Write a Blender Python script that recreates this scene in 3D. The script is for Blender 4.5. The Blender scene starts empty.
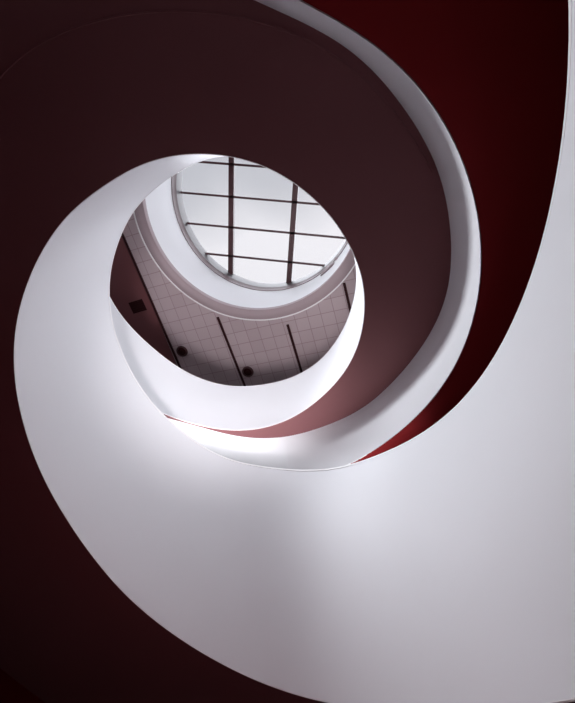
import bpy, bmesh, math, random
from math import sin, cos, pi, exp, log
from mathutils import Vector, Matrix
from mathutils.bvhtree import BVHTree
random.seed(4)
scene = bpy.context.scene
C = scene.collection
H = 1.5                      # eye height over the hall floor

# ---------------------------------------------------------------- survey of the stair (metres, radians)
# radius tables round the stair axis: (first angle, last angle, radii)
R_BOTTOM = (-1.4, 10.0, [3.964, 3.896, 3.805, 3.689, 3.554, 3.401, 3.232, 3.047, 2.851, 2.653, 2.477, 2.354, 2.295, 2.288, 2.309, 2.322, 2.322, 2.321, 2.33, 2.348, 2.369, 2.375, 2.364, 2.342, 2.315, 2.286, 2.252, 2.205, 2.149, 2.098, 2.058, 2.031, 2.012, 1.997, 1.985, 1.975, 1.969, 1.962, 1.952, 1.939, 1.923, 1.908, 1.897, 1.888, 1.879, 1.865, 1.851, 1.846, 1.848, 1.845, 1.834, 1.82, 1.807, 1.798, 1.792, 1.786, 1.782, 1.78, 1.782, 1.786, 1.791, 1.799, 1.807, 1.81, 1.808, 1.804, 1.801, 1.797, 1.791, 1.784, 1.781, 1.784, 1.796, 1.813, 1.832, 1.851, 1.869, 1.883, 1.895, 1.908, 1.924, 1.95, 1.986, 2.031, 2.083, 2.142, 2.205, 2.273, 2.346, 2.422, 2.5, 2.579, 2.657, 2.734, 2.809, 2.883])
R_TOP = (-1.4, 10.0, [3.883, 3.93, 3.919, 3.856, 3.746, 3.601, 3.438, 3.278, 3.13, 2.999, 2.883, 2.781, 2.686, 2.592, 2.495, 2.399, 2.31, 2.24, 2.183, 2.124, 2.061, 2.005, 1.962, 1.935, 1.918, 1.896, 1.865, 1.827, 1.789, 1.76, 1.742, 1.729, 1.719, 1.71, 1.704, 1.704, 1.711, 1.719, 1.729, 1.736, 1.742, 1.746, 1.752, 1.762, 1.773, 1.776, 1.774, 1.778, 1.791, 1.807, 1.819, 1.821, 1.813, 1.8, 1.788, 1.777, 1.769, 1.76, 1.752, 1.744, 1.739, 1.738, 1.736, 1.727, 1.71, 1.691, 1.676, 1.665, 1.658, 1.657, 1.661, 1.664, 1.664, 1.664, 1.665, 1.668, 1.676, 1.693, 1.721, 1.751, 1.781, 1.809, 1.836, 1.862, 1.889, 1.924, 1.971, 2.034, 2.108, 2.183, 2.251, 2.32, 2.391, 2.464, 2.537, 2.605])
R_SOFFIT = (3.6, 9.4, [4.1, 4.06, 4.017, 3.97, 3.915, 3.851, 3.772, 3.675, 3.562, 3.437, 3.316, 3.215, 3.144, 3.109, 3.088, 3.057, 3.019, 2.988, 2.959, 2.918, 2.87, 2.824, 2.773, 2.7, 2.613, 2.526, 2.449, 2.386, 2.332, 2.272, 2.211, 2.162, 2.125, 2.095, 2.065, 2.034, 2.003, 1.975, 1.957, 1.962, 1.995, 2.053, 2.13, 2.215, 2.301, 2.389, 2.477, 2.57, 2.671, 2.782])
R_FASCIA = (3.6, 9.4, [4.2, 4.181, 4.14, 4.077, 4.002, 3.924, 3.851, 3.785, 3.709, 3.598, 3.453, 3.284, 3.14, 3.071, 3.06, 3.066, 3.068, 3.057, 3.035, 3.005, 2.968, 2.923, 2.871, 2.814, 2.751, 2.68, 2.605, 2.535, 2.474, 2.424, 2.397, 2.411, 2.461, 2.522, 2.576, 2.613, 2.634, 2.648, 2.663, 2.686, 2.717, 2.753, 2.791, 2.827, 2.861, 2.895, 2.934, 2.982, 3.044, 3.123])
REVEAL_DIRS=[[-0.885, -0.1914], [-0.8589, -0.2146], [-0.8306, -0.2351], [-0.8006, -0.253], [-0.7693, -0.2684], [-0.7372, -0.2815], [-0.7045, -0.2925], [-0.6716, -0.3015], [-0.6385, -0.3088], [-0.6055, -0.3145], [-0.5727, -0.3187], [-0.5401, -0.3216], [-0.5079, -0.3233], [-0.476, -0.3239], [-0.4445, -0.3235], [-0.4133, -0.3222], [-0.3825, -0.3198], [-0.352, -0.3166], [-0.3218, -0.3123], [-0.2921, -0.3071], [-0.2626, -0.301], [-0.2336, -0.2937], [-0.205, -0.2854], [-0.1768, -0.276], [-0.1492, -0.2654], [-0.1221, -0.2536], [-0.0957, -0.2405], [-0.07, -0.2263], [-0.0451, -0.2108], [-0.0211, -0.1942], [0.002, -0.1764], [0.0241, -0.1575], [0.0451, -0.1376], [0.0652, -0.1168], [0.0841, -0.0952], [0.1021, -0.0729], [0.1192, -0.05], [0.1356, -0.0267], [0.1513, -0.003], [0.1666, 0.021]]
CAM_AXES=[[0.986107, 0.0, -0.166113], [0.068507, 0.910998, 0.406681], [0.151328, -0.412411, 0.898341]]
F=401.8054806287109

AX = (-1.6992, 1.5744)       # stair axis
DX = (-2.076, 0.496)         # rooflight axis

def table(t, a):
    lo, hi, r = t
    u = min(max((a - lo) / (hi - lo) * (len(r) - 1), 0), len(r) - 1 - 1e-6)
    i = int(u); f = u - i
    p0 = r[max(i-1, 0)]; p1 = r[i]; p2 = r[i+1]; p3 = r[min(i+2, len(r)-1)]
    return p1 + .5*f*(p2-p0 + f*(2*p0-5*p1+4*p2-p3 + f*(3*(p1-p2)+p3-p0)))

def softp(x, w):
    x /= w
    return w * (x if x > 40 else math.log1p(exp(max(x, -60))))
def z_bottom(a): return 4.8 - .85 * softp(4.7 - a, .12) + H
def z_top(a): return 5.8 - .52 * softp(4.7 - a, .25) - .3 * softp(1.0 - a, .3) + H
def z_fascia(a): return 4.0 + .45 * (0 if a < 7 else 1 - exp(-((a-7)/.6)**2)) + H
def r_bottom(a): return table(R_BOTTOM, a)
def r_top(a): return table(R_TOP, a)
def r_soffit(a):
    flat = table(R_SOFFIT, a)
    if a >= 4.3: return flat
    wide = r_bottom(a) + 2.0 + 1.6*min(max((3.7-a)/1.2, 0), 1)
    k = min(max((a - 3.7) / .6, 0), 1); k = k*k*(3-2*k)
    return wide * (1-k) + flat * k
def r_fascia(a): return table(R_FASCIA, a)
def polar(a, r, z, o=AX): return (o[0] + r*cos(a), o[1] + r*sin(a), z)

# ---------------------------------------------------------------- materials
def mat(name, col, rough=.6, spec=.3, noise=0, scale=3., bump=0, metallic=0):
    m = bpy.data.materials.new(name); m.use_nodes = True
    nt = m.node_tree; b = nt.nodes['Principled BSDF']
    b.inputs['Base Color'].default_value = (*col, 1)
    b.inputs['Roughness'].default_value = rough
    b.inputs['Specular IOR Level'].default_value = spec
    b.inputs['Metallic'].default_value = metallic
    tc = nt.nodes.new('ShaderNodeTexCoord')
    if noise or bump:
        n = nt.nodes.new('ShaderNodeTexNoise'); n.inputs['Scale'].default_value = scale; n.inputs['Detail'].default_value = 6
        nt.links.new(tc.outputs['Object'], n.inputs['Vector'])
        if noise:
            r = nt.nodes.new('ShaderNodeMapRange'); r.inputs['To Min'].default_value = 1-noise; r.inputs['To Max'].default_value = 1+noise
            nt.links.new(n.outputs['Fac'], r.inputs['Value'])
            v = nt.nodes.new('ShaderNodeVectorMath'); v.operation = 'SCALE'; v.inputs[0].default_value = col
            nt.links.new(r.outputs['Result'], v.inputs['Scale']); nt.links.new(v.outputs['Vector'], b.inputs['Base Color'])
        if bump:
            bp = nt.nodes.new('ShaderNodeBump'); bp.inputs['Strength'].default_value = bump; bp.inputs['Distance'].default_value = .004
            nt.links.new(n.outputs['Fac'], bp.inputs['Height']); nt.links.new(bp.outputs['Normal'], b.inputs['Normal'])
    return m

M = {}
M['white'] = mat('white plaster', (.80, .80, .83), .7, .2, .02, 1.3, .05)
M['edge'] = mat('white edge bead', (.86, .85, .86), .5, .3)
M['soffit'] = mat('plum grey plaster', (.165, .062, .067), .65, .25, .05, 1.6, .05)
M['maroon'] = mat('dark maroon paint', (.25, .014, .017), .7, .15, .08, 1.2, .05)
M['stone'] = mat('grey stone floor', (.42, .38, .39), .6, .3, .08, 4, .05)
M['light stone'] = mat('pale stone floor', (.55, .50, .51), .6, .3, .05, 4, .05)
M['mould'] = mat('rose grey moulding', (.42, .33, .35), .55, .3)
M['mould dark'] = mat('plum moulding', (.39, .31, .33), .55, .3)
M['frame'] = mat('pale grey metal', (.15, .14, .15), .4, .4)
M['bar'] = mat('dark plum glazing metal', (.05, .014, .018), .45, .4)
M['ring'] = mat('plum frame metal', (.2, .15, .16), .5, .3)
M['grille'] = mat('brown grey grille metal', (.2, .15, .16), .5, .3)
M['dark'] = mat('dark recess', (.03, .008, .009), .8, .1)
M['lamp'] = mat('brown lamp metal', (.06, .02, .022), .4, .5)
M['white plain'] = M['white']

def tile_mat():
    m = mat('grey ceiling tiles', (.36, .29, .31), .4, .4)
    nt = m.node_tree; b = nt.nodes['Principled BSDF']
    tc = nt.nodes.new('ShaderNodeTexCoord'); mp = nt.nodes.new('ShaderNodeMapping')
    mp.inputs['Rotation'].default_value = (0, 0, -math.radians(78.0))
    mp.inputs['Location'].default_value = (.0, -.14, 0)
    nt.links.new(tc.outputs['Object'], mp.inputs['Vector'])
    br = nt.nodes.new('ShaderNodeTexBrick'); br.offset = .0; br.squash = 1
    br.inputs['Scale'].default_value = 1; br.inputs['Brick Width'].default_value = .29; br.inputs['Row Height'].default_value = .29
    br.inputs['Mortar Size'].default_value = .007; br.inputs['Mortar Smooth'].default_value = .3
    br.inputs['Color1'].default_value = (.50, .41, .43, 1); br.inputs['Color2'].default_value = (.46, .37, .39, 1)
    br.inputs['Mortar'].default_value = (.31, .215, .23, 1)
    nt.links.new(mp.outputs['Vector'], br.inputs['Vector']); nt.links.new(br.outputs['Color'], b.inputs['Base Color'])
    bp = nt.nodes.new('ShaderNodeBump'); bp.inputs['Strength'].default_value = .4; bp.inputs['Distance'].default_value = .004; bp.invert = True
    nt.links.new(br.outputs['Fac'], bp.inputs['Height']); nt.links.new(bp.outputs['Normal'], b.inputs['Normal'])
    return m
M['tiles'] = tile_mat()

def glass_mat():
    m = bpy.data.materials.new('clear rooflight glass'); m.use_nodes = True
    nt = m.node_tree; nt.nodes.remove(nt.nodes['Principled BSDF'])
    out = nt.nodes['Material Output']
    t = nt.nodes.new('ShaderNodeBsdfTransparent'); t.inputs['Color'].default_value = (.97, .97, .98, 1)
    g = nt.nodes.new('ShaderNodeBsdfGlossy'); g.inputs['Roughness'].default_value = .5
    f = nt.nodes.new('ShaderNodeFresnel'); f.inputs['IOR'].default_value = 1.3
    mx = nt.nodes.new('ShaderNodeMixShader')
    nt.links.new(f.outputs[0], mx.inputs[0]); nt.links.new(t.outputs[0], mx.inputs[1]); nt.links.new(g.outputs[0], mx.inputs[2])
    nt.links.new(mx.outputs[0], out.inputs['Surface'])
    return m
M['glass'] = glass_mat()

# ---------------------------------------------------------------- mesh helpers
def obj(name, bm, m, parent=None, smooth=False, kind=None, label=None, sharp=50):
    bmesh.ops.remove_doubles(bm, verts=bm.verts, dist=1e-5)
    bmesh.ops.recalc_face_normals(bm, faces=bm.faces)
    me = bpy.data.meshes.new(name); bm.to_mesh(me); bm.free()
    if smooth:
        for p in me.polygons: p.use_smooth = True
        me.set_sharp_from_angle(angle=math.radians(sharp))
    me.materials.append(m if not isinstance(m, str) else M[m])
    o = bpy.data.objects.new(name, me); C.objects.link(o)
    if parent: o.parent = parent; o.matrix_parent_inverse = Matrix.Translation(-Vector(parent.location)) if False else o.matrix_parent_inverse
    if parent:
        o.location = -Vector(parent.location) if parent.rotation_euler[2] == 0 else o.location
    if kind: o['kind'] = kind
    if label: o['label'] = label
    return o

def empty(name, loc=(0, 0, 0), label=None, cat=None, group=None, kind=None):
    o = bpy.data.objects.new(name, None); C.objects.link(o); o.location = loc; o.empty_display_size = .2
    if label: o['label'] = label
    if cat: o['category'] = cat
    if group: o['group'] = group
    if kind: o['kind'] = kind
    return o

def loft(sections, closed_section=True, closed_path=False, caps=True):
    """sections: list of equal-length rings of points."""
    bm = bmesh.new()
    rows = [[bm.verts.new(p) for p in s] for s in sections]
    n = len(rows[0]); k = len(rows)
    for i in range(k if closed_path else k-1):
        a, b = rows[i], rows[(i+1) % k]
        for j in range(n if closed_section else n-1):
            bm.faces.new((a[j], a[(j+1) % n], b[(j+1) % n], b[j]))
    if caps and closed_section and not closed_path:
        bm.faces.new(rows[0]); bm.faces.new(rows[-1])
    return bm

def lathe(profile, o, n=128):
    """closed profile of (radius, height) swept round a vertical axis"""
    return loft([[polar(2*pi*i/n, r, z, o) for r, z in profile] for i in range(n)], True, True)

def box(bm, c, s, ang=0):
    m = Matrix.Translation(c) @ Matrix.Rotation(ang, 4, 'Z') @ Matrix.Diagonal((*s, 1))
    bmesh.ops.create_cube(bm, size=1, matrix=m)

def angles(a, b, step=.04):
    n = max(2, int(round((b-a)/step)) + 1)
    return [a + (b-a)*i/(n-1) for i in range(n)]

def tube(pts, rad, seg=8):
    secs = []
    for i, p in enumerate(pts):
        p = Vector(p); t = (Vector(pts[min(i+1, len(pts)-1)]) - Vector(pts[max(i-1, 0)])).normalized()
        up = Vector((0, 0, 1)); s = t.cross(up).normalized(); u = s.cross(t).normalized()
        secs.append([tuple(p + rad*(cos(2*pi*j/seg)*s + sin(2*pi*j/seg)*u)) for j in range(seg)])
    return loft(secs)

# ================================================================ the spiral stair
A0, A1 = -1.4, 9.75
stair = empty('spiral_staircase', (AX[0], AX[1], 0),
              'white sculptural spiral staircase with solid curved balustrade and dark soffit, winding upwards', 'staircase')

# balustrade: one continuous band, slightly bowed, closed top and bottom
def band_section(a, T=.09, n=10):
    rb, zb, rt, zt = r_bottom(a), z_bottom(a), r_top(a), z_top(a)
    L = math.hypot(rt-rb, zt-zb); nx, nz = (zt-zb)/L, -(rt-rb)/L       # outward normal in the section
    pts = []
    for i in range(n+1):
        k = i/n; pts.append((rb + (rt-rb)*k, zb + (zt-zb)*k))
    for i in range(n, -1, -1):
        k = i/n; t = T
        pts.append((rb + (rt-rb)*k + nx*t, zb + (zt-zb)*k + (max(nz*t, 0)+.025 if i == 0 else nz*t)))
    return [polar(a, r, z) for r, z in pts]
obj('balustrade', loft([band_section(a) for a in angles(A0, A1, .03)]), 'white', stair, True)

# thin bright bead on the lower lip and on the top edge
obj('lip_bead', tube([polar(a, r_bottom(a)+.004, z_bottom(a)-.001) for a in angles(A0, A1, .03)], .005, 6), 'edge', stair, True, label='thin white bead along the lower lip')
obj('coping', loft([[polar(a, r_top(a)-.003, z_top(a)-.012), polar(a, r_top(a)-.003, z_top(a)+.012),
                     polar(a, r_top(a)+.11, z_top(a)+.012), polar(a, r_top(a)+.11, z_top(a)-.012)] for a in angles(A0, A1, .03)]), 'edge', stair, True, label='thin white coping on the balustrade')

# soffit slab of the flight and of the landing
def lean(a): return (r_top(a)-r_bottom(a))/(z_top(a)-z_bottom(a))
def soffit_section(a, n=10, T=.12):
    rb, ro, zb = r_bottom(a)+.003, r_soffit(a), z_bottom(a)
    ro = max(ro, rb+.05); rt = rb + lean(a)*T + .05; ro2 = max(ro, rt+.05)
    low = [polar(a, rb + (ro-rb)*i/n, zb) for i in range(n+1)]
    top = [polar(a, rt + (ro2-rt)*i/n, zb+T) for i in range(n, -1, -1)]
    return low + top
sof = obj('soffit', loft([soffit_section(a) for a in angles(A0, 9.3, .03)]), 'soffit', stair, True, label='dark plum underside of the flight and landing')

# reveal line: a slim bead set in the soffit
pts = []
dirs = [Vector((x, y)) for x, y in REVEAL_DIRS]
line = []
for i in range(len(dirs)-1):
    p0, p1, p2, p3 = dirs[max(i-1, 0)], dirs[i], dirs[i+1], dirs[min(i+2, len(dirs)-1)]
    for j in range(6):
        f = j/6; line.append(p1 + .5*f*(p2-p0 + f*(2*p0-5*p1+4*p2-p3 + f*(3*(p1-p2)+p3-p0))))
line.append(dirs[-1])
for d in line:
    z = 4.8
    for _ in range(30):
        x, y = d.x*z, d.y*z
        a = math.atan2(y-AX[1], x-AX[0]) % (2*pi)
        z = .5*z + .5*(z_bottom(a)-H)
    pts.append((x, y, z+H-.001))
obj('shadow_line', tube(pts, .010, 6), 'soffit', stair, True, label='slim raised line curving across the soffit')

# pier under the foot of the flight
pier = [[polar(a, r, z) for r, z in ((r_bottom(a)+.1, 0), (r_bottom(a)+1.6, 0), (r_bottom(a)+1.6, z_bottom(a)+.05), (r_bottom(a)+.1, z_bottom(a)+.05))] for a in angles(A0, A0+.35)]
obj('pier', loft(pier), 'white', stair, True)

# steps on the flight, hidden behind the balustrade from below
bm = bmesh.new()
N = 20
for i in range(N):
    a, b = A0+.1 + (4.2-A0-.1)*i/N, A0+.1 + (4.2-A0-.1)*(i+1)/N
    zt = z_bottom(b)+.24; za, zc = z_bottom(a)+.08, z_bottom(b)+.08
    ra, rc = [r_bottom(t)+max(lean(t), 0)*.3+.16 for t in (a, b)]
    v = [bm.verts.new(polar(t, r, z)) for t, r, z in (
        (a, ra, za), (a, ra+1.4, za), (b, rc+1.4, zc), (b, rc, zc),
        (a, ra, zt), (a, ra+1.4, zt), (b, rc+1.4, zt), (b, rc, zt))]
    for q in ((0,1,2,3), (4,5,6,7), (0,1,5,4), (1,2,6,5), (2,3,7,6), (3,0,4,7)): bm.faces.new([v[k] for k in q])
obj('steps', bm, 'light stone', stair)

# ================================================================ the setting
# curved fascia dropping from the landing soffit to the lower ceiling
fa = angles(3.65, 9.3, .03)
obj('trim_1', loft([[polar(a, r_soffit(a), 4.8+H if a > 4.3 else max(z_bottom(a), z_fascia(a)+.02)), polar(a, r_fascia(a), z_fascia(a)),
                     polar(a, r_fascia(a)+.012, z_fascia(a)), polar(a, max(r_soffit(a), r_fascia(a))+.06, 4.95+H)] for a in fa]), 'white', None, True, 'structure')

# lower ceiling outside the fascia, out to the walls
W = 7.5
def to_wall(a, o=AX):
    dx, dy = cos(a), sin(a); t = []
    for s in (-W-1.5, W-1.5): t += [(s-o[0])/dx] if abs(dx) > 1e-9 and (s-o[0])/dx > 0 else []
    for s in (-W+1.5, W+1.5): t += [(s-o[1])/dy] if abs(dy) > 1e-9 and (s-o[1])/dy > 0 else []
    return min(t)
def annulus(fr, z0, z1, a0, a1, k=8, top=None):
    aa = angles(a0, a1, .05)
    secs = []
    for a in aa:
        ro = to_wall(a); ri = fr(a); rt = ri if top is None else top(a)
        secs.append([polar(a, ri+(ro-ri)*i/k, z0 if not callable(z0) else z0(a, i/k)) for i in range(k+1)] +
                    [polar(a, rt+(ro-rt)*i/k, z1) for i in range(k, -1, -1)])
    return loft(secs)
def lower_inner(a):
    return r_fascia(a) + .006
def lower_z(a, k):
    return 4.0+H + (z_fascia(a)-4.0-H)*max(0, 1-k*4)
obj('ceiling', annulus(lower_inner, lower_z, 4.95+H, 3.65, 3.65+5.65, top=lambda a: max(r_soffit(a), r_fascia(a))+.14), 'maroon', None, True, 'structure')
# the wedge between, where the flight comes up through the floor
obj('ceiling.001', annulus(lambda a: 4.1, lambda a, k: 4.0+H, 4.95+H, 9.3, 3.65+2*pi), 'maroon', None, True, 'structure')

# upper floor
def upper_inner(a):
    k = min(max((a-8.7)/.6, 0), 1)
    return r_bottom(min(a, A1))+.1 if a < 8.7 else (r_bottom(min(a, 9.7))+.1)*(1-k) + 4.1*k
obj('floor.001', annulus(upper_inner, 4.97+H, 5.06+H, 4.7, 4.7+2*pi-.001), 'light stone', None, True, 'structure')

def slab(name, x0, x1, y0, y1, z0, z1, m):
    bm = bmesh.new(); box(bm, ((x0+x1)/2, (y0+y1)/2, (z0+z1)/2), (x1-x0, y1-y0, z1-z0))
    return obj(name, bm, m, None, False, 'structure')
X0, X1, Y0, Y1 = -W-1.5, W-1.5, -W+1.5, W+1.5
slab('floor', X0, X1, Y0, Y1, -.2, 0, 'stone')
ZC = 8.19+H
for nm, q in dict(left=(X0-.2, X0, Y0-.2, Y1+.2), right=(X1, X1+.2, Y0-.2, Y1+.2), back=(X0, X1, Y0-.2, Y0), front=(X0, X1, Y1, Y1+.2)).items():
    slab('wall_'+nm, *q, -.2, 4.96+H, 'maroon')
    slab('wall_upper_'+nm, *q, 4.96+H, ZC+.4, 'mould')

# tiled ceiling of the upper floor with the round opening, and the plain strip beyond the long joint
TA = math.radians(78.0)
t_dir = Vector((cos(TA), sin(TA))); n_dir = Vector((sin(TA), -cos(TA)))
def ceiling_part(name, zf, m, keep):
    bm = bmesh.new(); n = 128; k = 6
    lo, hi = [], []
    def ring(z):
        rows = []
        for i in range(n):
            a = 2*pi*i/n; ro = to_wall(a, DX); rows.append([bm.verts.new(polar(a, 2.42+(ro-2.42)*j/k, z, DX)) for j in range(k+1)])
        for i in range(n):
            for j in range(k):
                bm.faces.new((rows[i][j], rows[(i+1) % n][j], rows[(i+1) % n][j+1], rows[i][j+1]))
        return rows
    ring(zf)
    geom = bm.verts[:] + bm.edges[:] + bm.faces[:]
    bmesh.ops.bisect_plane(bm, geom=geom, plane_co=(n_dir.x*-5.0, n_dir.y*-5.0, zf), plane_no=(n_dir.x*keep, n_dir.y*keep, 0), clear_inner=True)
    r = bmesh.ops.extrude_face_region(bm, geom=bm.faces[:])
    bmesh.ops.translate(bm, verts=[v for v in r['geom'] if isinstance(v, bmesh.types.BMVert)], vec=(0, 0, .2))
    return obj(name, bm, m, None, False, 'structure')
ceiling_part('ceiling.002', ZC, 'tiles', 1)
ceiling_part('ceiling.003', ZC, 'soffit', -1)

# white drum under the rooflight
z0, z1 = 8.206+H, 9.618+H
obj('wall_drum', lathe([(2.207, z0), (2.19, z1+.45), (2.42, z1+.45), (2.42, z0)], DX), 'white', None, True, 'structure')
# moulding round the drum's foot
obj('trim_2', lathe([(2.205, z0), (2.213, z0-.02), (2.26, z0-.028), (2.30, z0-.05), (2.37, z0-.05), (2.425, z0-.035), (2.425, z0+.1), (2.205, z0+.1)], DX), 'mould dark', None, True, 'structure')
obj('trim_3', lathe([(2.425, z0-.05), (2.425, z0+.0), (2.452, z0+.0), (2.452, z0-.05)], DX), 'edge', None, True, 'structure')

# rooflight
zs = 10.0+H
sky = empty('window_1', (DX[0], DX[1], zs), kind='structure')
def wpart(name, bm, m, label=None, smooth=True): return obj(name, bm, m, sky, smooth, label=label)
wpart('window_frame', lathe([(2.178, z1), (2.170, z1+.15), (2.155, z1+.19), (2.20, z1+.19), (2.20, z1)], DX), 'ring', 'dark lower ring of the frame')
wpart('window_frame', lathe([(2.157, z1+.19), (2.131, zs), (2.131, zs+.12), (2.20, zs+.12), (2.20, z1+.19)], DX), 'frame', 'pale upper ring of the frame')
ga = .1374
gx = Vector((cos(ga), sin(ga))); gy = Vector((-sin(ga), cos(ga)))
GO = Vector((-2.844, -.257)); O = Vector(DX)
def bar(axis, other, off, w, h, m, label):
    base = GO + other*off; d = base - O
    b_ = d.dot(axis); c_ = d.dot(d) - 2.15**2; disc = b_*b_ - c_
    if disc <= 0: return
    t0, t1 = -b_-math.sqrt(disc), -b_+math.sqrt(disc)
    mid = base + axis*(t0+t1)/2
    bm = bmesh.new(); box(bm, (mid.x, mid.y, zs+h/2-.005), (t1-t0, w, h), math.atan2(axis.y, axis.x))
    wpart('glazing_bar', bm, m, label, False)
SX, SY = 1.539, .710
for i in (0, 1): bar(gy, gx, i*SX, .13, .13, 'bar', 'thick main glazing bar')
for i in range(-2, 4): bar(gx, gy, i*SY, .05, .05, 'bar', None)
bm = bmesh.new()
n = 96
vs = [bm.verts.new(polar(2*pi*i/n, 2.15, zs+.10, DX)) for i in range(n)]; bm.faces.new(vs)
r = bmesh.ops.extrude_face_region(bm, geom=bm.faces[:]); bmesh.ops.translate(bm, verts=[v for v in r['geom'] if isinstance(v, bmesh.types.BMVert)], vec=(0, 0, .012))
wpart('pane', bm, 'glass', 'large clear glass pane over the bars', False)

# ---------------------------------------------------------------- fittings of the upper ceiling
def slot(p, q, label):
    p, q = Vector(p), Vector(q); mid = (p+q)/2; L = (q-p).length; a = math.atan2((q-p).y, (q-p).x)
    t = empty('slot_diffuser', (mid.x, mid.y, ZC), label, 'air diffuser', 'linear slots in the tiled ceiling')
    bm = bmesh.new(); box(bm, (mid.x, mid.y, ZC-.004), (L, .035, .012), a)
    obj('slot', bm, 'dark', t)
    bm = bmesh.new()
    s = Vector((-sin(a), cos(a)))*.024
    for k in (-1, 1): box(bm, (mid.x+s.x*k, mid.y+s.y*k, ZC-.008), (L, .012, .02), a)
    obj('slot_frame', bm, 'bar', t)
def along(nv, t): v = n_dir*nv + t_dir*t; return (v.x, v.y)
slot(along(-5.0, -1.2), along(-4.93, 4.4), 'longest dark slot in the upper ceiling, left of the tiles and passing the square vent')
slot(along(-3.57, 2.16), along(-3.48, 5.2), 'dark slot in the tiled ceiling directly beside the right-hand downlight')
slot(along(-2.07, 2.68), along(-2.07, 5.2), 'dark slot in the tiled ceiling, the next one right of the downlights')
slot(along(-.67, 2.06), along(-.67, 4.6), 'short dark slot at the right end of the tiled ceiling by the white balustrade')

def downlight(x, y, label):
    t = empty('downlight', (x, y, ZC), label, 'ceiling light', 'small round downlights on the upper ceiling')
    o = (x, y)
    obj('bezel', lathe([(.10, ZC+.0), (.10, ZC-.03), (.125, ZC-.035), (.14, ZC-.015), (.14, ZC)], o, 32), 'lamp', t, True)
    obj('lens', lathe([(.0001, ZC-.012), (.0001, ZC), (.10, ZC), (.10, ZC-.012)], o, 32), 'dark', t, True)
    bm = bmesh.new(); bmesh.ops.create_uvsphere(bm, u_segments=16, v_segments=8, radius=.045, matrix=Matrix.Translation((x, y, ZC-.03)))
    obj('bulb', bm, 'dark', t, True)
downlight(-4.05, 3.70, 'small round brown downlight close to the long slot, left of the other one')
downlight(-2.50, 4.23, 'small round brown downlight at the foot of the middle slot, right of the other one')

v = empty('air_vent', (-4.92, 2.57, ZC), 'small dark square vent on the plain ceiling strip left of the long slot', 'vent')
bm = bmesh.new(); va = math.atan2(-.09, .36)
box(bm, (-4.92, 2.57, ZC-.006), (.36, .27, .012), va); obj('back_plate', bm, 'dark', v)
bm = bmesh.new()
for k in range(5):
    c = Vector((-4.92, 2.57)) + Vector((-sin(va), cos(va)))*(k-2)*.05
    box(bm, (c.x, c.y, ZC-.018), (.34, .018, .012), va)
obj('louvre', bm, 'dark', v)

# little grille and sensor on the drum
def on_drum(a, z, w, h, d, r=None):
    r = r or 2.2
    n = 8; secs = []
    for i in range(n+1):
        t = a - w/2/r + w/r*i/n
        secs.append([polar(t, r, z-h/2, DX), polar(t, r-d, z-h/2, DX), polar(t, r-d, z+h/2, DX), polar(t, r, z+h/2, DX)])
    return loft(secs)
GA, GZ = 0.85, 9.38+H
g = empty('wall_grille', polar(GA, 2.2, GZ, DX), 'small grey rectangular grille on the white drum below the rooflight', 'grille')
obj('plate', on_drum(GA, GZ, .42, .18, .03), 'grille', g)
for k in range(3): obj('slat', on_drum(GA, GZ-.045+.045*k, .38, .012, .04), 'mould dark', g)
s = empty('wall_sensor', polar(GA-.13, 2.2, GZ+.17, DX), 'tiny dark sensor beside the grille on the white drum', 'sensor')
obj('housing', on_drum(GA-.13, GZ+.17, .06, .07, .05), 'mould dark', s); obj('eye', on_drum(GA-.13, GZ+.17, .02, .02, .06), 'dark', s)

# ================================================================ light
def lamp(kind, name, loc, energy, col, rot=(0, 0, 0), **kw):
    l = bpy.data.lights.new(name, kind); l.energy = energy; l.color = col
    for k, v in kw.items(): setattr(l, k, v)
    o = bpy.data.objects.new(name, l); C.objects.link(o); o.location = loc; o.rotation_euler = rot
    return o
def aim(o, target):
    o.rotation_euler = (Vector(target) - o.location).to_track_quat('-Z', 'Y').to_euler()
w = bpy.data.worlds.new('overcast sky'); scene.world = w; w.use_nodes = True
nt = w.node_tree; bg = nt.nodes['Background']
tc = nt.nodes.new('ShaderNodeTexCoord'); ns = nt.nodes.new('ShaderNodeTexNoise'); ns.inputs['Scale'].default_value = 3; ns.inputs['Detail'].default_value = 2
cr = nt.nodes.new('ShaderNodeValToRGB'); cr.color_ramp.elements[0].position = .3; cr.color_ramp.elements[1].position = .7
cr.color_ramp.elements[0].color = (.55, .56, .60, 1); cr.color_ramp.elements[1].color = (.88, .87, .90, 1)
nt.links.new(tc.outputs['Generated'], ns.inputs['Vector']); sep = nt.nodes.new('ShaderNodeSeparateXYZ'); nt.links.new(tc.outputs['Generated'], sep.inputs[0])
gr = nt.nodes.new('ShaderNodeMath'); gr.operation = 'MULTIPLY_ADD'; gr.inputs[1].default_value = 2.4; gr.inputs[2].default_value = -.1
nt.links.new(sep.outputs['Y'], gr.inputs[0])
ad = nt.nodes.new('ShaderNodeMath'); ad.operation = 'ADD'; nt.links.new(gr.outputs[0], ad.inputs[0]); nt.links.new(ns.outputs['Fac'], ad.inputs[1])
nt.links.new(ad.outputs[0], cr.inputs['Fac']); nt.links.new(cr.outputs['Color'], bg.inputs['Color'])
bg.inputs['Strength'].default_value = 1.0
aim(lamp('SUN', 'overcast daylight', (0, 0, 14), 8.5, (.92, .955, 1), angle=math.radians(100)), (0, 0, 0))
aim(lamp('SPOT', 'balustrade fill spot', (-.9, -.9, 7.6+H), 580, (.92, .955, 1), spot_size=math.radians(92), spot_blend=1, shadow_soft_size=.5), (-2.6, 2.1, 1.4+H))  # added spot, out of view, brightens the left and lower balustrade face
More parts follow.
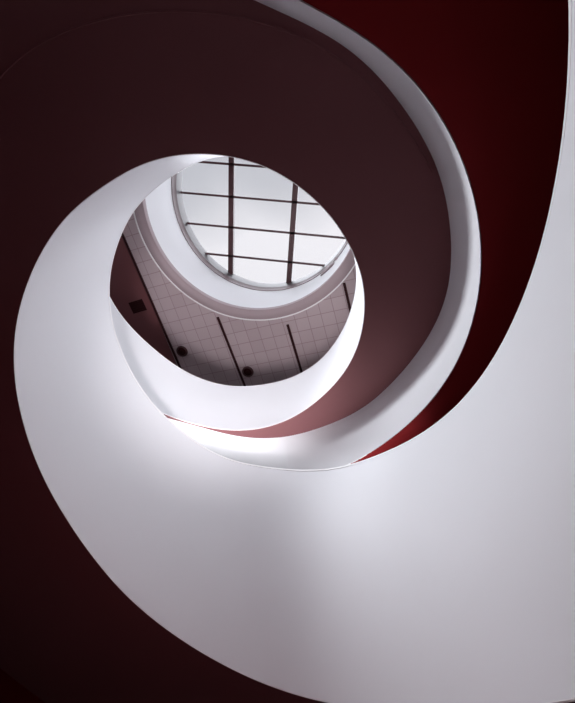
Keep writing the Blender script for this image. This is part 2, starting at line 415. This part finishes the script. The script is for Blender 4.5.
aim(lamp('SPOT', 'balustrade fill spot', (-5.2, 1.3, 7.3+H), 1500, (.92, .955, 1), spot_size=math.radians(60), spot_blend=.6, shadow_soft_size=.4), (1.7, .4, 2.0+H))  # second added spot, out of view, for the right side of the balustrade
lamp('POINT', 'tile fill', (-.3, -.3, 7.0+H), 30, (1, .97, .98), shadow_soft_size=.3)  # added weak fill for the upper ceiling, no fixture here
aim(lamp('SPOT', 'upward tile fill', (-1.0, 1.35, .3+H), 950, (1, .95, .97), spot_size=math.radians(40), spot_blend=.5, shadow_soft_size=.5), (-2.3, 2.9, 8.2+H))  # added out of view to brighten the tiles near the drum
for k in range(9):
    a_ = .5 + .2*k
    aim(lamp('SPOT', 'fascia fill spot', polar(a_, r_top(a_)+.30, z_top(a_)-.13), 14+k*1.3, (.97, .97, 1), spot_size=math.radians(100), spot_blend=.9, shadow_soft_size=.22), polar(a_, r_top(a_)-.5, z_top(a_)+1.1))  # added row hidden behind the balustrade, brightens fascia and nearby soffit
lamp('POINT', 'red soffit fill', (-2.3, 1.8, .6+H), 15, (1, .25, .27), shadow_soft_size=.2)  # added red fill that tints the dark undersides, no lamp stands here


# ================================================================ camera
cam_d = bpy.data.cameras.new('camera'); cam = bpy.data.objects.new('camera', cam_d); C.objects.link(cam)
A = CAM_AXES
right = Vector([A[i][0] for i in range(3)]); up = -Vector([A[i][1] for i in range(3)]); fwd = Vector([A[i][2] for i in range(3)])
m = Matrix.Identity(4)
for i in range(3): m[i][0] = right[i]; m[i][1] = up[i]; m[i][2] = -fwd[i]
m.translation = Vector((0, 0, H))
cam.matrix_world = m
cam_d.sensor_fit = 'HORIZONTAL'; cam_d.sensor_width = 36; cam_d.lens = F/575*36
cam_d.clip_start = .02; cam_d.clip_end = 200
scene.camera = cam
vs_ = scene.view_settings
vs_.view_transform = 'Standard'; vs_.look = 'None'; vs_.gamma = 1; vs_.exposure = .08; vs_.use_curve_mapping = False
scene.cycles.max_bounces = 10; scene.cycles.diffuse_bounces = 6; scene.cycles.caustics_reflective = False
